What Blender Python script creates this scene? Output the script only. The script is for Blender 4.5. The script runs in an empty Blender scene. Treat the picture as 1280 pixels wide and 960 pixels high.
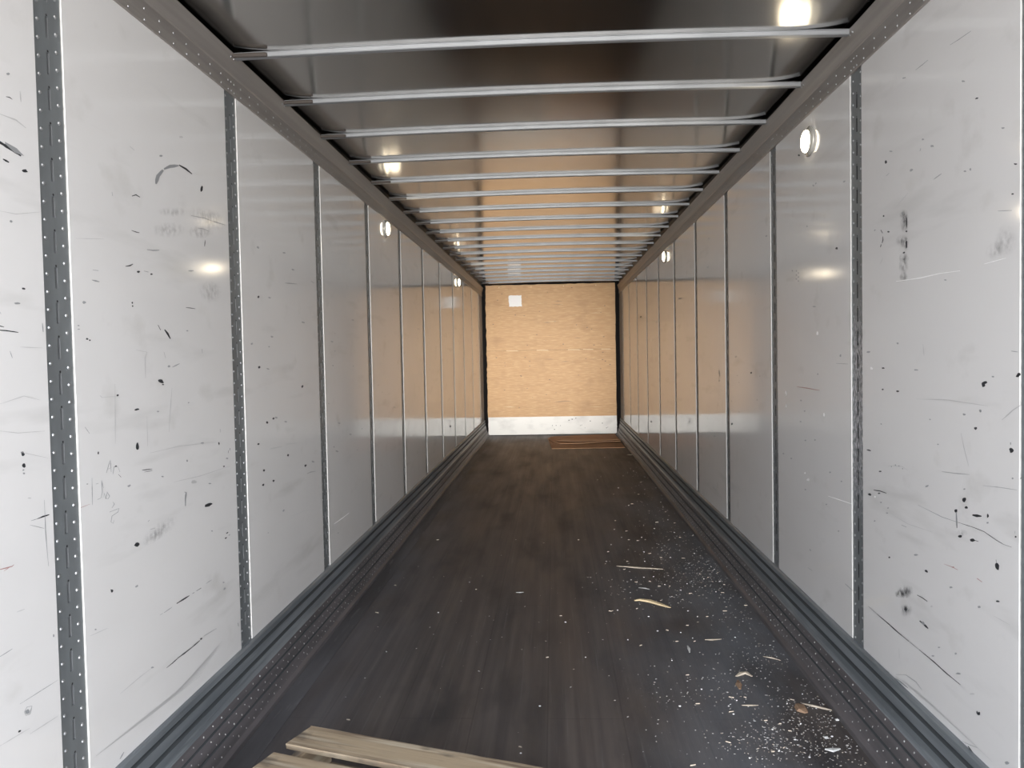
import bpy, bmesh, math, random
from mathutils import Vector, Matrix

random.seed(7)
S = bpy.context.scene
COL = S.collection

# ------------------------------------------------------------------ camera
F, PITCH, YAW, ROLL, CX, H = 1011.16, 0.0353, -0.0525, 0.0194, 0.0523, 1.5
cyw, syw, cp, sp = math.cos(YAW), math.sin(YAW), math.cos(PITCH), math.sin(PITCH)
FWD = Vector((syw*cp, cyw*cp, -sp))
RIGHT = Vector((cyw, -syw, 0.0))
UP = RIGHT.cross(FWD)
cr, sr = math.cos(ROLL), math.sin(ROLL)
R2 = RIGHT*cr - UP*sr
U2 = UP*cr + RIGHT*sr
EYE = Vector((CX, 0.0, H))
cam_d = bpy.data.cameras.new('camera')
cam = bpy.data.objects.new('camera', cam_d); COL.objects.link(cam)
cam_d.sensor_width = 36.0
cam_d.lens = F*36.0/1280.0
cam_d.clip_start = 0.05
M = Matrix(((R2.x, U2.x, -FWD.x, EYE.x), (R2.y, U2.y, -FWD.y, EYE.y), (R2.z, U2.z, -FWD.z, EYE.z), (0, 0, 0, 1)))
cam.matrix_world = M
S.camera = cam

def ray(px, py):
    return R2*((px-640)/F) + U2*((480-py)/F) + FWD
def on_x(px, py, x):
    v = ray(px, py); return EYE + v*((x-EYE.x)/v.x)
def on_y(px, py, y):
    v = ray(px, py); return EYE + v*((y-EYE.y)/v.y)
def on_z(px, py, z):
    v = ray(px, py); return EYE + v*((z-EYE.z)/v.z)

# ------------------------------------------------------------------ light
S.view_settings.view_transform = 'Standard'
S.view_settings.look = 'None'
S.view_settings.gamma = 1.0
S.view_settings.use_curve_mapping = False
S.view_settings.exposure = 0.16
SKY_STRENGTH = 10.5
LAMP_WATT = 5.0
LENS_EMIT = 8.0
ADDED_SUN_STRENGTH = 5.6

world = bpy.data.worlds.new('outdoor_daylight'); S.world = world
world.use_nodes = True
nt = world.node_tree; nt.nodes.clear()
def N(t, **kw):
    n = nt.nodes.new(t)
    for k, v in kw.items(): setattr(n, k, v)
    return n
wo = N('ShaderNodeOutputWorld'); bg = N('ShaderNodeBackground')
tc = N('ShaderNodeTexCoord'); sx = N('ShaderNodeSeparateXYZ')
mr = N('ShaderNodeMapRange'); mr.inputs['From Min'].default_value = -0.06; mr.inputs['From Max'].default_value = 0.06
mix = N('ShaderNodeMix', data_type='RGBA')
mix.inputs[6].default_value = (0.54, 0.52, 0.50, 1)       # concrete yard below the horizon
mix.inputs[7].default_value = (0.86, 0.915, 1.0, 1)      # bright overcast-blue sky
mx = N('ShaderNodeMapRange'); mx.inputs['From Min'].default_value = -1; mx.inputs['From Max'].default_value = 1
mx.inputs['To Min'].default_value = 0.58*SKY_STRENGTH; mx.inputs['To Max'].default_value = 1.30*SKY_STRENGTH
nt.links.new(tc.outputs['Generated'], sx.inputs[0])
nt.links.new(sx.outputs['Z'], mr.inputs['Value']); nt.links.new(mr.outputs[0], mix.inputs[0])
nt.links.new(sx.outputs['X'], mx.inputs['Value'])
nt.links.new(mix.outputs[2], bg.inputs['Color']); nt.links.new(mx.outputs[0], bg.inputs['Strength'])
nt.links.new(bg.outputs[0], wo.inputs['Surface'])

Y_BACK, Y_END, W = -1.0, 15.13, 1.27
pl = bpy.data.lights.new('rear_door_daylight', 'AREA'); pl.shape = 'RECTANGLE'
pl.size, pl.size_y = 2*W, 2.8
pl.cycles.is_portal = True
po = bpy.data.objects.new('rear_door_daylight', pl); COL.objects.link(po)
po.location = (0, Y_BACK, 1.4); po.rotation_euler = (math.radians(90), 0, 0)   # aims along +Y

sl = bpy.data.lights.new('added_low_sun', 'SUN'); sl.energy = ADDED_SUN_STRENGTH; sl.angle = math.radians(15); sl.color = (1.0, .97, .92)  # low sun added to brighten the far plywood end wall
so = bpy.data.objects.new('added_low_sun', sl); COL.objects.link(so)
so.rotation_euler = Vector((-.025, 1.0, -.012)).to_track_quat('-Z', 'Z').to_euler()
so.location = (0, -4, 2)

# ------------------------------------------------------------------ materials
def mat(name, base=(0.5, 0.5, 0.5), rough=0.5, metal=0.0, coat=0.0, coat_rough=0.1, spec=0.5,
        noise=None, bump=None, rvar=None, emit=None):
    """noise = (scale xyz, colour2, lo, hi[, detail]); bump = (scale xyz, strength, distance)"""
    m = bpy.data.materials.new(name); m.use_nodes = True
    t = m.node_tree; b = t.nodes['Principled BSDF']
    b.inputs['Base Color'].default_value = (*base, 1)
    b.inputs['Roughness'].default_value = rough
    b.inputs['Metallic'].default_value = metal
    b.inputs['Coat Weight'].default_value = coat
    b.inputs['Coat Roughness'].default_value = coat_rough
    b.inputs['Specular IOR Level'].default_value = spec
    tcn = t.nodes.new('ShaderNodeTexCoord')
    def nz(scale, detail=4):
        mp = t.nodes.new('ShaderNodeMapping'); mp.inputs['Scale'].default_value = scale
        n = t.nodes.new('ShaderNodeTexNoise'); n.inputs['Scale'].default_value = 1.0
        n.inputs['Detail'].default_value = detail
        t.links.new(tcn.outputs['Object'], mp.inputs[0]); t.links.new(mp.outputs[0], n.inputs['Vector'])
        return n
    if noise:
        cur = None
        for nn in (noise if isinstance(noise, list) else [noise]):
            n = nz(nn[0], nn[4] if len(nn) > 4 else 4)
            r = t.nodes.new('ShaderNodeMapRange'); r.inputs['From Min'].default_value = nn[2]; r.inputs['From Max'].default_value = nn[3]
            mxn = t.nodes.new('ShaderNodeMix'); mxn.data_type = 'RGBA'
            mxn.inputs[6].default_value = (*base, 1); mxn.inputs[7].default_value = (*nn[1], 1)
            if cur: t.links.new(cur, mxn.inputs[6])
            t.links.new(n.outputs['Fac'], r.inputs['Value']); t.links.new(r.outputs[0], mxn.inputs[0])
            cur = mxn.outputs[2]
        t.links.new(cur, b.inputs['Base Color'])
    if rvar:
        n = nz(rvar[0]); r = t.nodes.new('ShaderNodeMapRange')
        r.inputs['From Min'].default_value = 0.3; r.inputs['From Max'].default_value = 0.7
        r.inputs['To Min'].default_value = rvar[1]; r.inputs['To Max'].default_value = rvar[2]
        t.links.new(n.outputs['Fac'], r.inputs['Value']); t.links.new(r.outputs[0], b.inputs['Roughness'])
    if bump:
        n = nz(bump[0], 3); bp = t.nodes.new('ShaderNodeBump')
        bp.inputs['Strength'].default_value = bump[1]; bp.inputs['Distance'].default_value = bump[2]
        t.links.new(n.outputs['Fac'], bp.inputs['Height']); t.links.new(bp.outputs[0], b.inputs['Normal'])
    if emit:
        b.inputs['Emission Color'].default_value = (*emit[0], 1); b.inputs['Emission Strength'].default_value = emit[1]
    return m

LINER = mat('white_liner', (0.775, 0.768, 0.765), 0.12, coat=0.0, spec=0.5,
            noise=[((1, .7, 1.3), (0.71, 0.70, 0.695), .42, .75), ((2, 1.5, 9), (0.65, .643, .635), .60, .8), ((6, 5, 7), (0.64, .63, .615), .62, .85, 8)],
            rvar=((1.2, .8, 1.2), .06, .13), bump=((.5, .7, .9), .06, .008))
LINER_EDGE = mat('cut_liner_edge', (0.40, 0.40, 0.39), 0.6)
SKIN = mat('outer_skin', (0.6, 0.6, 0.6), 0.5)
STEEL = mat('galvanised_post', (0.175, 0.19, 0.20), 0.4, metal=0.2,
            noise=[((20, 20, 5), (0.20, 0.22, 0.23), .4, .7)])
SCRAPED = mat('scraped_post', (0.175, 0.19, 0.20), 0.4, metal=0.2,
              noise=[((20, 20, 5), (0.20, 0.22, 0.23), .4, .7)])
RIVET = mat('rivet_steel', (0.33, 0.34, 0.35), 0.32, metal=0.6)
RAIL = mat('brushed_rail', (0.36, 0.335, 0.315), 0.42, metal=0.35, noise=[((6, .6, 30), (0.29, 0.27, 0.255), .4, .65)])
SCUFF = mat('scuff_plate', (0.215, 0.238, 0.258), 0.42, metal=0.2,
            noise=[((8, 1.2, 14), (0.14, 0.158, 0.175), .42, .62), ((30, 2, 50), (0.28, 0.31, .32), .58, .75)])
LOWER = mat('riveted_lower_plate', (0.15, 0.14, 0.148), 0.5, metal=0.15,
            noise=[((10, 1.5, 30), (0.10, 0.095, 0.10), .4, .65)])
SILL = mat('dusty_sill', (0.105, 0.105, 0.115), 0.55, noise=[((9, .7, 4), (0.055, 0.054, 0.058), .38, .62), ((40, 4, 4), (0.16, 0.16, .17), .6, .75)])
GROOVE = mat('groove_dark', (0.06, 0.068, 0.075), 0.7)  # darker tone for the grooves and lamp screws
CAVITY = mat('slot_shade', (0.02, 0.02, 0.022), 0.8)  # shade inside slots and keyholes, put into the colour
ROOF = mat('roof_sheet', (0.50, 0.49, 0.475), 0.13, metal=1.0, bump=((.9, .55, 1), .2, .02), rvar=((.8, .8, 1), .10, .2))
def edge_shade(m):  # dark band beside the rails: shade put into the sheet's colour
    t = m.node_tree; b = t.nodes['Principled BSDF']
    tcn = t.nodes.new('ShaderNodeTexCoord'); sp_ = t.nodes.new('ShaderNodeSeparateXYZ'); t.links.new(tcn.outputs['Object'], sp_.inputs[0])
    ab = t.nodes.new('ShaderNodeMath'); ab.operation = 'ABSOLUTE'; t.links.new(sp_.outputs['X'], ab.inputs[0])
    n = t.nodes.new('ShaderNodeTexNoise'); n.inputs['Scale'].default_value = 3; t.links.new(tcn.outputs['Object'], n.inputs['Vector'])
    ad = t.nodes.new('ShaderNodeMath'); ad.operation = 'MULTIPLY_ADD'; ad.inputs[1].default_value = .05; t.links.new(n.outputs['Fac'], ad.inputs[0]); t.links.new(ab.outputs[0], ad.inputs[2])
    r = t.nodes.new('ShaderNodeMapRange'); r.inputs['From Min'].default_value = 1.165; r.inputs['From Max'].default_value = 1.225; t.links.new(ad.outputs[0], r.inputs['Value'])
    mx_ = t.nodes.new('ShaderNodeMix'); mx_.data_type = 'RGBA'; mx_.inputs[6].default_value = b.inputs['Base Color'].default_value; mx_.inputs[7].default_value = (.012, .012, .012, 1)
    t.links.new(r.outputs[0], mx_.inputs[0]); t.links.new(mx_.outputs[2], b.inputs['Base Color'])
edge_shade(ROOF)
BOW = mat('galvanised_bow', (0.29, 0.30, 0.315), 0.45, metal=0.25, noise=[((5, 30, 30), (0.23, .24, .25), .4, .65)])
BRACKET = mat('bracket', (0.085, 0.072, 0.064), 0.6, metal=0.2)
RIVLOW = mat('base_plate_rivet', (0.55, 0.54, 0.54), 0.35, metal=0.4)
BLACK = mat('black_sealant', (0.010, 0.009, 0.009), 0.9, spec=0.1)
PLY = mat('plywood', (0.54, 0.32, 0.145), 0.55,
          noise=[((1.2, 1, 14), (0.49, 0.285, 0.125), .45, .7), ((7, 1, 60), (0.63, 0.405, 0.205), .47, .72), ((2.5, 1, 3.5), (0.42, 0.24, 0.105), .57, .80), ((5, 1, 90), (0.46, .27, .12), .58, .74)])
KICK = mat('white_kick_plate', (0.78, 0.77, 0.74), 0.45, noise=[((3, 1, 6), (0.60, 0.59, 0.57), .5, .75)])
PAPER = mat('paper', (0.93, 0.93, 0.93), 0.7)
CARD = mat('cardboard', (0.42, 0.25, 0.155), 0.8, noise=[((3, 1, 1), (0.34, 0.20, 0.12), .4, .7)], spec=.2)
CARDEDGE = mat('cardboard_edge', (0.48, 0.29, 0.17), 0.8)
PALWOOD = mat('pallet_wood', (0.36, 0.285, 0.195), 0.75,
              noise=[((1.5, 22, 10), (0.17, 0.125, 0.085), .42, .60), ((2, 34, 10), (0.44, .38, .29), .5, .66), ((5, 14, 5), (0.12, 0.10, 0.08), .56, .70), ((1.2, 3, 3), (0.25, 0.225, 0.19), .5, .65)],
              bump=((3, 60, 30), .3, .004))
CHIP = mat('pale_splinter', (0.50, 0.44, 0.36), 0.7, noise=[((30, 30, 30), (0.36, .31, .25), .45, .65)])
CHIPW = mat('white_chip', (0.62, 0.63, 0.63), 0.6)
CHIPB = mat('brown_chip', (0.26, 0.17, 0.11), 0.7)
PINE = mat('pale_pine', (0.72, 0.58, 0.36), 0.7)
MARKD = mat('black_scuff', (0.025, 0.028, 0.033), 0.6)
MARKG = mat('grey_scratch', (0.30, 0.31, 0.32), 0.5)
MARKL = mat('faint_scratch', (0.50, 0.50, 0.50), 0.4)
MARKR = mat('red_scratch', (0.42, 0.24, 0.23), 0.5)
MARKW = mat('chipped_white', (0.95, 0.95, 0.95), 0.4)
BEZEL = mat('lamp_bezel', (0.55, 0.54, 0.50), 0.25, metal=0.5)
LENS = mat('lamp_lens', (0.9, 0.9, 0.88), 0.3, emit=((1.0, 0.86, 0.62), LENS_EMIT))

# worn paint scratches on the one scraped post
def scrape_mat(m):
    t = m.node_tree; b = t.nodes['Principled BSDF']
    tcn = t.nodes.new('ShaderNodeTexCoord'); sp_ = t.nodes.new('ShaderNodeSeparateXYZ')
    t.links.new(tcn.outputs['Object'], sp_.inputs[0])
    mp = t.nodes.new('ShaderNodeMapping'); mp.inputs['Scale'].default_value = (1, 150, 38); mp.inputs['Rotation'].default_value = (0.5, 0, 0)
    n = t.nodes.new('ShaderNodeTexNoise'); n.inputs['Detail'].default_value = 5; n.inputs['Scale'].default_value = 1
    t.links.new(tcn.outputs['Object'], mp.inputs[0]); t.links.new(mp.outputs[0], n.inputs['Vector'])
    r = t.nodes.new('ShaderNodeMapRange'); r.inputs['From Min'].default_value = .5; r.inputs['From Max'].default_value = .56
    t.links.new(n.outputs['Fac'], r.inputs['Value'])
    c = t.nodes.new('ShaderNodeFloatCurve')
    # band between z 0.85 and 1.75 m on the post
    a = t.nodes.new('ShaderNodeMapRange'); a.inputs['From Min'].default_value = .75; a.inputs['From Max'].default_value = 1.05
    d = t.nodes.new('ShaderNodeMapRange'); d.inputs['From Min'].default_value = 1.72; d.inputs['From Max'].default_value = 1.5
    for q in (a, d): t.links.new(sp_.outputs['Z'], q.inputs['Value'])
    m1 = t.nodes.new('ShaderNodeMath'); m1.operation = 'MULTIPLY'; m2 = t.nodes.new('ShaderNodeMath'); m2.operation = 'MULTIPLY'
    t.links.new(a.outputs[0], m1.inputs[0]); t.links.new(d.outputs[0], m1.inputs[1])
    t.links.new(m1.outputs[0], m2.inputs[0]); t.links.new(r.outputs[0], m2.inputs[1])
    t.nodes.remove(c)
    old = b.inputs['Base Color'].links[0].from_socket
    mxn = t.nodes.new('ShaderNodeMix'); mxn.data_type = 'RGBA'; mxn.inputs[7].default_value = (0.62, 0.62, 0.66, 1)
    t.links.new(old, mxn.inputs[6]); t.links.new(m2.outputs[0], mxn.inputs[0]); t.links.new(mxn.outputs[2], b.inputs['Base Color'])
scrape_mat(SCRAPED)

# soft smudge with a noisy, feathered shape of its own (uses the patch's UV)
def smudge_mat(name, colour, dens):
    m = bpy.data.materials.new(name); m.use_nodes = True
    t = m.node_tree; b = t.nodes['Principled BSDF']; b.inputs['Base Color'].default_value = (*colour, 1); b.inputs['Roughness'].default_value = .4
    uv = t.nodes.new('ShaderNodeTexCoord')
    vm = t.nodes.new('ShaderNodeVectorMath'); vm.operation = 'SUBTRACT'; vm.inputs[1].default_value = (.5, .5, 0)
    ln = t.nodes.new('ShaderNodeVectorMath'); ln.operation = 'LENGTH'
    r = t.nodes.new('ShaderNodeMapRange'); r.inputs['From Min'].default_value = .5; r.inputs['From Max'].default_value = .1
    n = t.nodes.new('ShaderNodeTexNoise'); n.inputs['Scale'].default_value = 45; n.inputs['Detail'].default_value = 5
    nr = t.nodes.new('ShaderNodeMapRange'); nr.inputs['From Min'].default_value = .36; nr.inputs['From Max'].default_value = .72
    mm = t.nodes.new('ShaderNodeMath'); mm.operation = 'MULTIPLY'; m3 = t.nodes.new('ShaderNodeMath'); m3.operation = 'MULTIPLY'; m3.inputs[1].default_value = dens
    t.links.new(uv.outputs['UV'], vm.inputs[0]); t.links.new(vm.outputs[0], ln.inputs[0]); t.links.new(ln.outputs['Value'], r.inputs['Value'])
    t.links.new(uv.outputs['Object'], n.inputs['Vector']); t.links.new(n.outputs['Fac'], nr.inputs['Value'])
    t.links.new(r.outputs[0], mm.inputs[0]); t.links.new(nr.outputs[0], mm.inputs[1]); t.links.new(mm.outputs[0], m3.inputs[0])
    t.links.new(m3.outputs[0], b.inputs['Alpha'])
    return m
SMG = smudge_mat('grey_smudge', (0.16, 0.16, 0.17), .30)
SMD = smudge_mat('dark_smudge', (0.06, 0.06, 0.065), .62)
MARKS = {'d': MARKD, 'g': MARKG, 'l': MARKL, 'r': MARKR, 'w': MARKW, 'S': SMG, 'D': SMD}
MIDX = {k: i+1 for i, k in enumerate(MARKS)}

# floor: laminated oak strips along the trailer, worn, dusty on the right
def floor_mat():
    m = bpy.data.materials.new('worn_laminated_floor'); m.use_nodes = True
    t = m.node_tree; b = t.nodes['Principled BSDF']
    tcn = t.nodes.new('ShaderNodeTexCoord')
    def nz(scale, detail=5):
        mp = t.nodes.new('ShaderNodeMapping'); mp.inputs['Scale'].default_value = scale
        n = t.nodes.new('ShaderNodeTexNoise'); n.inputs['Scale'].default_value = 1; n.inputs['Detail'].default_value = detail
        t.links.new(tcn.outputs['Object'], mp.inputs[0]); t.links.new(mp.outputs[0], n.inputs['Vector']); return n.outputs['Fac']
    def rng(v, a, b_, c=0, d=1):
        r = t.nodes.new('ShaderNodeMapRange'); t.links.new(v, r.inputs['Value'])
        for k, x in zip(('From Min', 'From Max', 'To Min', 'To Max'), (a, b_, c, d)): r.inputs[k].default_value = x
        return r.outputs[0]
    def mul(a, c):
        q = t.nodes.new('ShaderNodeMath'); q.operation = 'MULTIPLY'; t.links.new(a, q.inputs[0])
        if isinstance(c, float): q.inputs[1].default_value = c
        else: t.links.new(c, q.inputs[1])
        return q.outputs[0]
    def mixc(a, c, f):
        q = t.nodes.new('ShaderNodeMix'); q.data_type = 'RGBA'
        if isinstance(a, tuple): q.inputs[6].default_value = (*a, 1)
        else: t.links.new(a, q.inputs[6])
        q.inputs[7].default_value = (*c, 1); t.links.new(f, q.inputs[0]); return q.outputs[2]
    sxyz = t.nodes.new('ShaderNodeSeparateXYZ'); t.links.new(tcn.outputs['Object'], sxyz.inputs[0])
    c = mixc((0.068, 0.060, 0.060), (0.100, 0.087, 0.083), rng(nz((22, .5, 1)), .4, .65))
    c = mixc(c, (0.115, 0.085, 0.068), mul(rng(nz((1.6, .35, 1), 3), .48, .7), .5))
    c = mixc(c, (0.036, 0.034, 0.037), mul(rng(nz((3.5, 1.1, 1), 7), .50, .68), .85))
    c = mixc(c, (0.095, 0.08, 0.07), mul(rng(nz((9, 2.2, 1), 7), .56, .72), .5))
    c = mixc(c, (0.15, 0.145, 0.145), mul(rng(nz((70, 1.6, 1), 6), .60, .75), .42))
    # plank joints
    bx = t.nodes.new('ShaderNodeTexBrick'); mp = t.nodes.new('ShaderNodeMapping'); mp.inputs['Rotation'].default_value = (0, 0, math.pi/2)
    t.links.new(tcn.outputs['Object'], mp.inputs[0]); t.links.new(mp.outputs[0], bx.inputs['Vector'])
    bx.inputs['Color1'].default_value = (0, 0, 0, 1); bx.inputs['Color2'].default_value = (0, 0, 0, 1); bx.inputs['Mortar'].default_value = (1, 1, 1, 1)
    bx.inputs['Scale'].default_value = 1; bx.inputs['Brick Width'].default_value = 2.4; bx.inputs['Row Height'].default_value = .31
    bx.inputs['Mortar Size'].default_value = .003; bx.offset = .37
    c = mixc(c, (0.010, 0.010, 0.010), mul(bx.outputs['Color'], .28))
    # settled grey dust and grit along the right side, patchy
    side = mul(rng(sxyz.outputs['X'], .15, .95), rng(sxyz.outputs['Y'], 11.5, 5.5))
    d = mul(side, rng(nz((2.2, 1.1, 1), 8), .34, .60))
    c = mixc(c, (0.15, 0.165, 0.19), mul(d, .75))
    left_sheen = rng(sxyz.outputs['X'], -.65, -1.10)  # bluish sheen along the left edge, painted into the floor colour
    c = mixc(c, (0.14, 0.145, 0.165), mul(mul(left_sheen, rng(nz((3, .9, 1), 5), .35, .6)), .6))
    grit = rng(nz((55, 55, 1), 2), .70, .76)
    c = mixc(c, (0.40, 0.41, 0.43), mul(mul(grit, side), .8))
    t.links.new(c, b.inputs['Base Color'])
    t.links.new(rng(nz((6, .8, 1)), .3, .7, .48, .62), b.inputs['Roughness'])
    b.inputs['Specular IOR Level'].default_value = .35
    bp = t.nodes.new('ShaderNodeBump'); bp.inputs['Strength'].default_value = .25; bp.inputs['Distance'].default_value = .004
    t.links.new(nz((40, 1.5, 1)), bp.inputs['Height']); t.links.new(bp.outputs[0], b.inputs['Normal'])
    return m
FLOOR = floor_mat()

# ------------------------------------------------------------------ helpers
def build(name, verts, faces, mats, mi=None, parent=None, uvs=None, smooth=False):
    me = bpy.data.meshes.new(name); me.from_pydata([tuple(v) for v in verts], [], faces)
    for m in (mats if isinstance(mats, (list, tuple)) else [mats]): me.materials.append(m)
    if mi:
        for p, i in zip(me.polygons, mi): p.material_index = i
    if smooth:
        for p in me.polygons: p.use_smooth = True
    if uvs:
        ul = me.uv_layers.new(name='UVMap')
        for p in me.polygons:
            for li, q in zip(p.loop_indices, uvs.get(p.index, [(0, 0)]*8)): ul.data[li].uv = q
    me.update()
    o = bpy.data.objects.new(name, me); COL.objects.link(o)
    if parent: o.parent = parent
    return o
class G:
    """collects geometry for one mesh"""
    def __init__(s): s.v = []; s.f = []; s.m = []; s.uv = {}
    def poly(s, pts, m=0, uv=None):
        k = len(s.v); s.v += [Vector(p) for p in pts]; s.f.append(tuple(range(k, k+len(pts)))); s.m.append(m)
        if uv: s.uv[len(s.f)-1] = uv
    def box(s, a, b, m=0):
        x0, y0, z0 = [min(p, q) for p, q in zip(a, b)]; x1, y1, z1 = [max(p, q) for p, q in zip(a, b)]
        k = len(s.v)
        s.v += [Vector(p) for p in ((x0,y0,z0),(x1,y0,z0),(x1,y1,z0),(x0,y1,z0),(x0,y0,z1),(x1,y0,z1),(x1,y1,z1),(x0,y1,z1))]
        for q in ((0,3,2,1),(4,5,6,7),(0,1,5,4),(1,2,6,5),(2,3,7,6),(3,0,4,7)):
            s.f.append(tuple(k+i for i in q)); s.m.append(m)
    def dome(s, c, n, r, h, m=0, seg=7):
        n = Vector(n).normalized(); a = n.orthogonal().normalized(); b = n.cross(a); c = Vector(c); k = len(s.v)
        for rr, hh in ((1, 0), (.72, .65)):
            for i in range(seg):
                t = 2*math.pi*i/seg; s.v.append(c + (a*math.cos(t) + b*math.sin(t))*r*rr + n*h*hh)
        s.v.append(c+n*h)
        for i in range(seg):
            j = (i+1) % seg
            s.f.append((k+i, k+j, k+seg+j, k+seg+i)); s.m.append(m)
            s.f.append((k+seg+i, k+seg+j, k+2*seg)); s.m.append(m)
    def extrude(s, prof, y0, y1, m=0, ms=None, ny=1, jit=0):
        """profile of (x, z) swept along y; closed ends"""
        n = len(prof); k = len(s.v)
        for j in range(ny+1):
            y = y0+(y1-y0)*j/ny
            for x, z in prof: s.v.append(Vector((x, y, z)))
        for j in range(ny):
            for i in range(n):
                i2 = (i+1) % n
                s.f.append((k+j*n+i, k+j*n+i2, k+(j+1)*n+i2, k+(j+1)*n+i)); s.m.append(ms[i] if ms else m)
        s.f.append(tuple(k+i for i in range(n))[::-1]); s.m.append(m)
        s.f.append(tuple(k+ny*n+i for i in range(n))); s.m.append(m)
    def make(s, name, mats, parent=None, smooth=False):
        return build(name, s.v, s.f, mats, s.m, parent, s.uv or None, smooth)
def tag(o, label=None, cat=None, group=None, kind=None):
    for k, v in (('label', label), ('category', cat), ('group', group), ('kind', kind)):
        if v: o[k] = v
    return o
def recalc(o):
    bm = bmesh.new(); bm.from_mesh(o.data); bmesh.ops.recalc_face_normals(bm, faces=bm.faces); bm.to_mesh(o.data); bm.free()
def shift(o, loc):
    """give a mesh built in world space its own origin"""
    loc = Vector(loc)
    for v in o.data.vertices: v.co -= loc
    o.location = loc

# ------------------------------------------------------------------ structure
g = G(); g.box((-W-.02, Y_BACK, -.06), (W+.02, Y_END+.05, 0)); tag(g.make('floor', FLOOR), kind='structure')

# wall marks read off the photograph: (kind, material, points..., width px)
# 'b' blob: cx, cy, rx, ry, angle ; 's' stroke: points, width ; 'q' soft patch: cx, cy, rx, ry, angle
def z(ox, oy, *p): return [(ox+p[i]/4, oy+p[i+1]/4) for i in range(0, len(p), 2)]
LM, RM = [], []
def B(L, ox, oy, x, y, rx, ry, m='d', a=0): L.append(('b', m, (ox+x/4, oy+y/4), rx/4, ry/4, a))
def K(L, ox, oy, m, w, *p): L.append(('s', m, z(ox, oy, *p), w/4))
def Q(L, ox, oy, x, y, rx, ry, m='S', a=0): L.append(('q', m, (ox+x/4, oy+y/4), rx/4, ry/4, a))
# left wall, top
K(LM,0,0,'d',16,-40,690,0,712,50,742,105,780); K(LM,0,0,'d',12,15,795,45,812); B(LM,0,0,125,855,15,9,'d',.3); B(LM,0,0,40,370,9,8,'g')
K(LM,0,0,'d',5,30,483,48,487,62,497); K(LM,0,0,'g',20,780,920,790,880,815,850); K(LM,0,0,'g',16,820,845,850,832,893,828)
K(LM,0,0,'d',9,895,825,930,845,960,870); B(LM,0,0,1008,945,8,16); K(LM,0,0,'l',8,650,732,672,752); B(LM,0,0,805,780,10,5,'g'); B(LM,0,0,905,685,12,6,'l')
K(LM,0,0,'l',6,100,455,105,510); K(LM,0,0,'l',6,0,570,80,600,130,640)
B(LM,0,0,70,745,60,12,'g',.6)
# left wall, second row
K(LM,0,240,'d',8,660,20,680,14,700,26); K(LM,0,240,'g',5,560,0,563,20); K(LM,0,240,'d',6,658,192,680,200,697,204)
K(LM,0,240,'d',4,1026,240,1023,272); Q(LM,0,240,840,190,90,40); Q(LM,0,240,1040,130,110,50,'S',.35); Q(LM,0,240,1000,200,70,35)
Q(LM,0,240,860,100,80,25); K(LM,0,240,'g',6,735,288,765,292,797,291); K(LM,0,240,'g',4,955,118,1020,130,1075,150,1125,165)
K(LM,0,240,'g',4,990,180,1020,185,1045,197); K(LM,0,240,'d',6,628,372,650,368,665,360); B(LM,0,240,692,398,8,6); K(LM,0,240,'g',5,720,395,742,400); B(LM,0,240,757,411,7,4)
K(LM,0,240,'g',5,464,390,492,393); K(LM,0,240,'g',8,460,440,497,449); B(LM,0,240,662,554,4,6); B(LM,0,240,663,570,4,5)
K(LM,0,240,'d',5,930,578,952,580,977,584); K(LM,0,240,'d',6,790,665,803,690); K(LM,0,240,'d',10,823,688,838,708,852,734)
B(LM,0,240,436,735,7,5); B(LM,0,240,449,741,5,4); B(LM,0,240,393,668,6,3,'g'); B(LM,0,240,393,686,7,3,'g'); B(LM,0,240,118,483,10,5,'d',.2)
B(LM,0,240,85,557,16,5,'g'); K(LM,0,240,'d',6,-20,665,20,675); K(LM,0,240,'d',7,-20,690,30,693,92,702); K(LM,0,240,'g',6,212,655,216,700)
B(LM,0,240,845,872,7,6,'g'); K(LM,0,240,'g',6,862,876,898,858); B(LM,0,240,803,945,17,10,'d',.5); K(LM,0,240,'g',4,1010,785,1012,805)
K(LM,0,240,'l',4,680,790,735,800,725,830,728,930); K(LM,0,240,'g',4,50,795,62,830); B(LM,0,240,55,147,8,6,'g'); B(LM,0,240,955,394,14,4,'g')
B(LM,0,240,937,694,6,4,'g'); K(LM,0,240,'l',3,0,95,80,110,200,100); K(LM,0,240,'g',3,0,600,5,612); K(LM,0,240,'g',3,820,800,828,830); Q(LM,0,240,1050,500,60,60)
K(LM,0,240,'l',3,380,232,520,235); K(LM,0,240,'l',3,100,775,215,780)
# left wall, third row
B(LM,0,480,588,57,7,6); K(LM,0,480,'g',3,500,58,512,68); K(LM,0,480,'l',3,512,66,590,62); B(LM,0,480,685,127,13,6,'d',-.25); B(LM,0,480,790,137,6,4,'g',.5)
B(LM,0,480,688,314,8,20); B(LM,0,480,492,345,4,8); K(LM,0,480,'l',4,860,20,850,150,845,240); K(LM,0,480,'l',3,735,160,738,310); K(LM,0,480,'l',3,575,0,577,300)
for P in ((532,445,545,400,552,380,556,440),(540,425,556,418),(565,450,570,415,590,412),(590,415,600,440),(592,452,606,466),(487,578,505,570,512,540,508,480,518,520),(515,570,520,545,530,575,535,540,548,560,540,575,525,570),(565,590,572,600,560,620),(548,640,595,622,590,640,560,660,555,690,566,697,570,680),(425,215,448,248),(480,500,492,496)):
    K(LM,0,480,'d' if P[0] in (592,) else 'g',3.5,*P)
B(LM,0,480,580,411,6,4); K(LM,0,480,'d',4,710,431,762,425); K(LM,0,480,'d',3,722,440,762,433)
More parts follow.
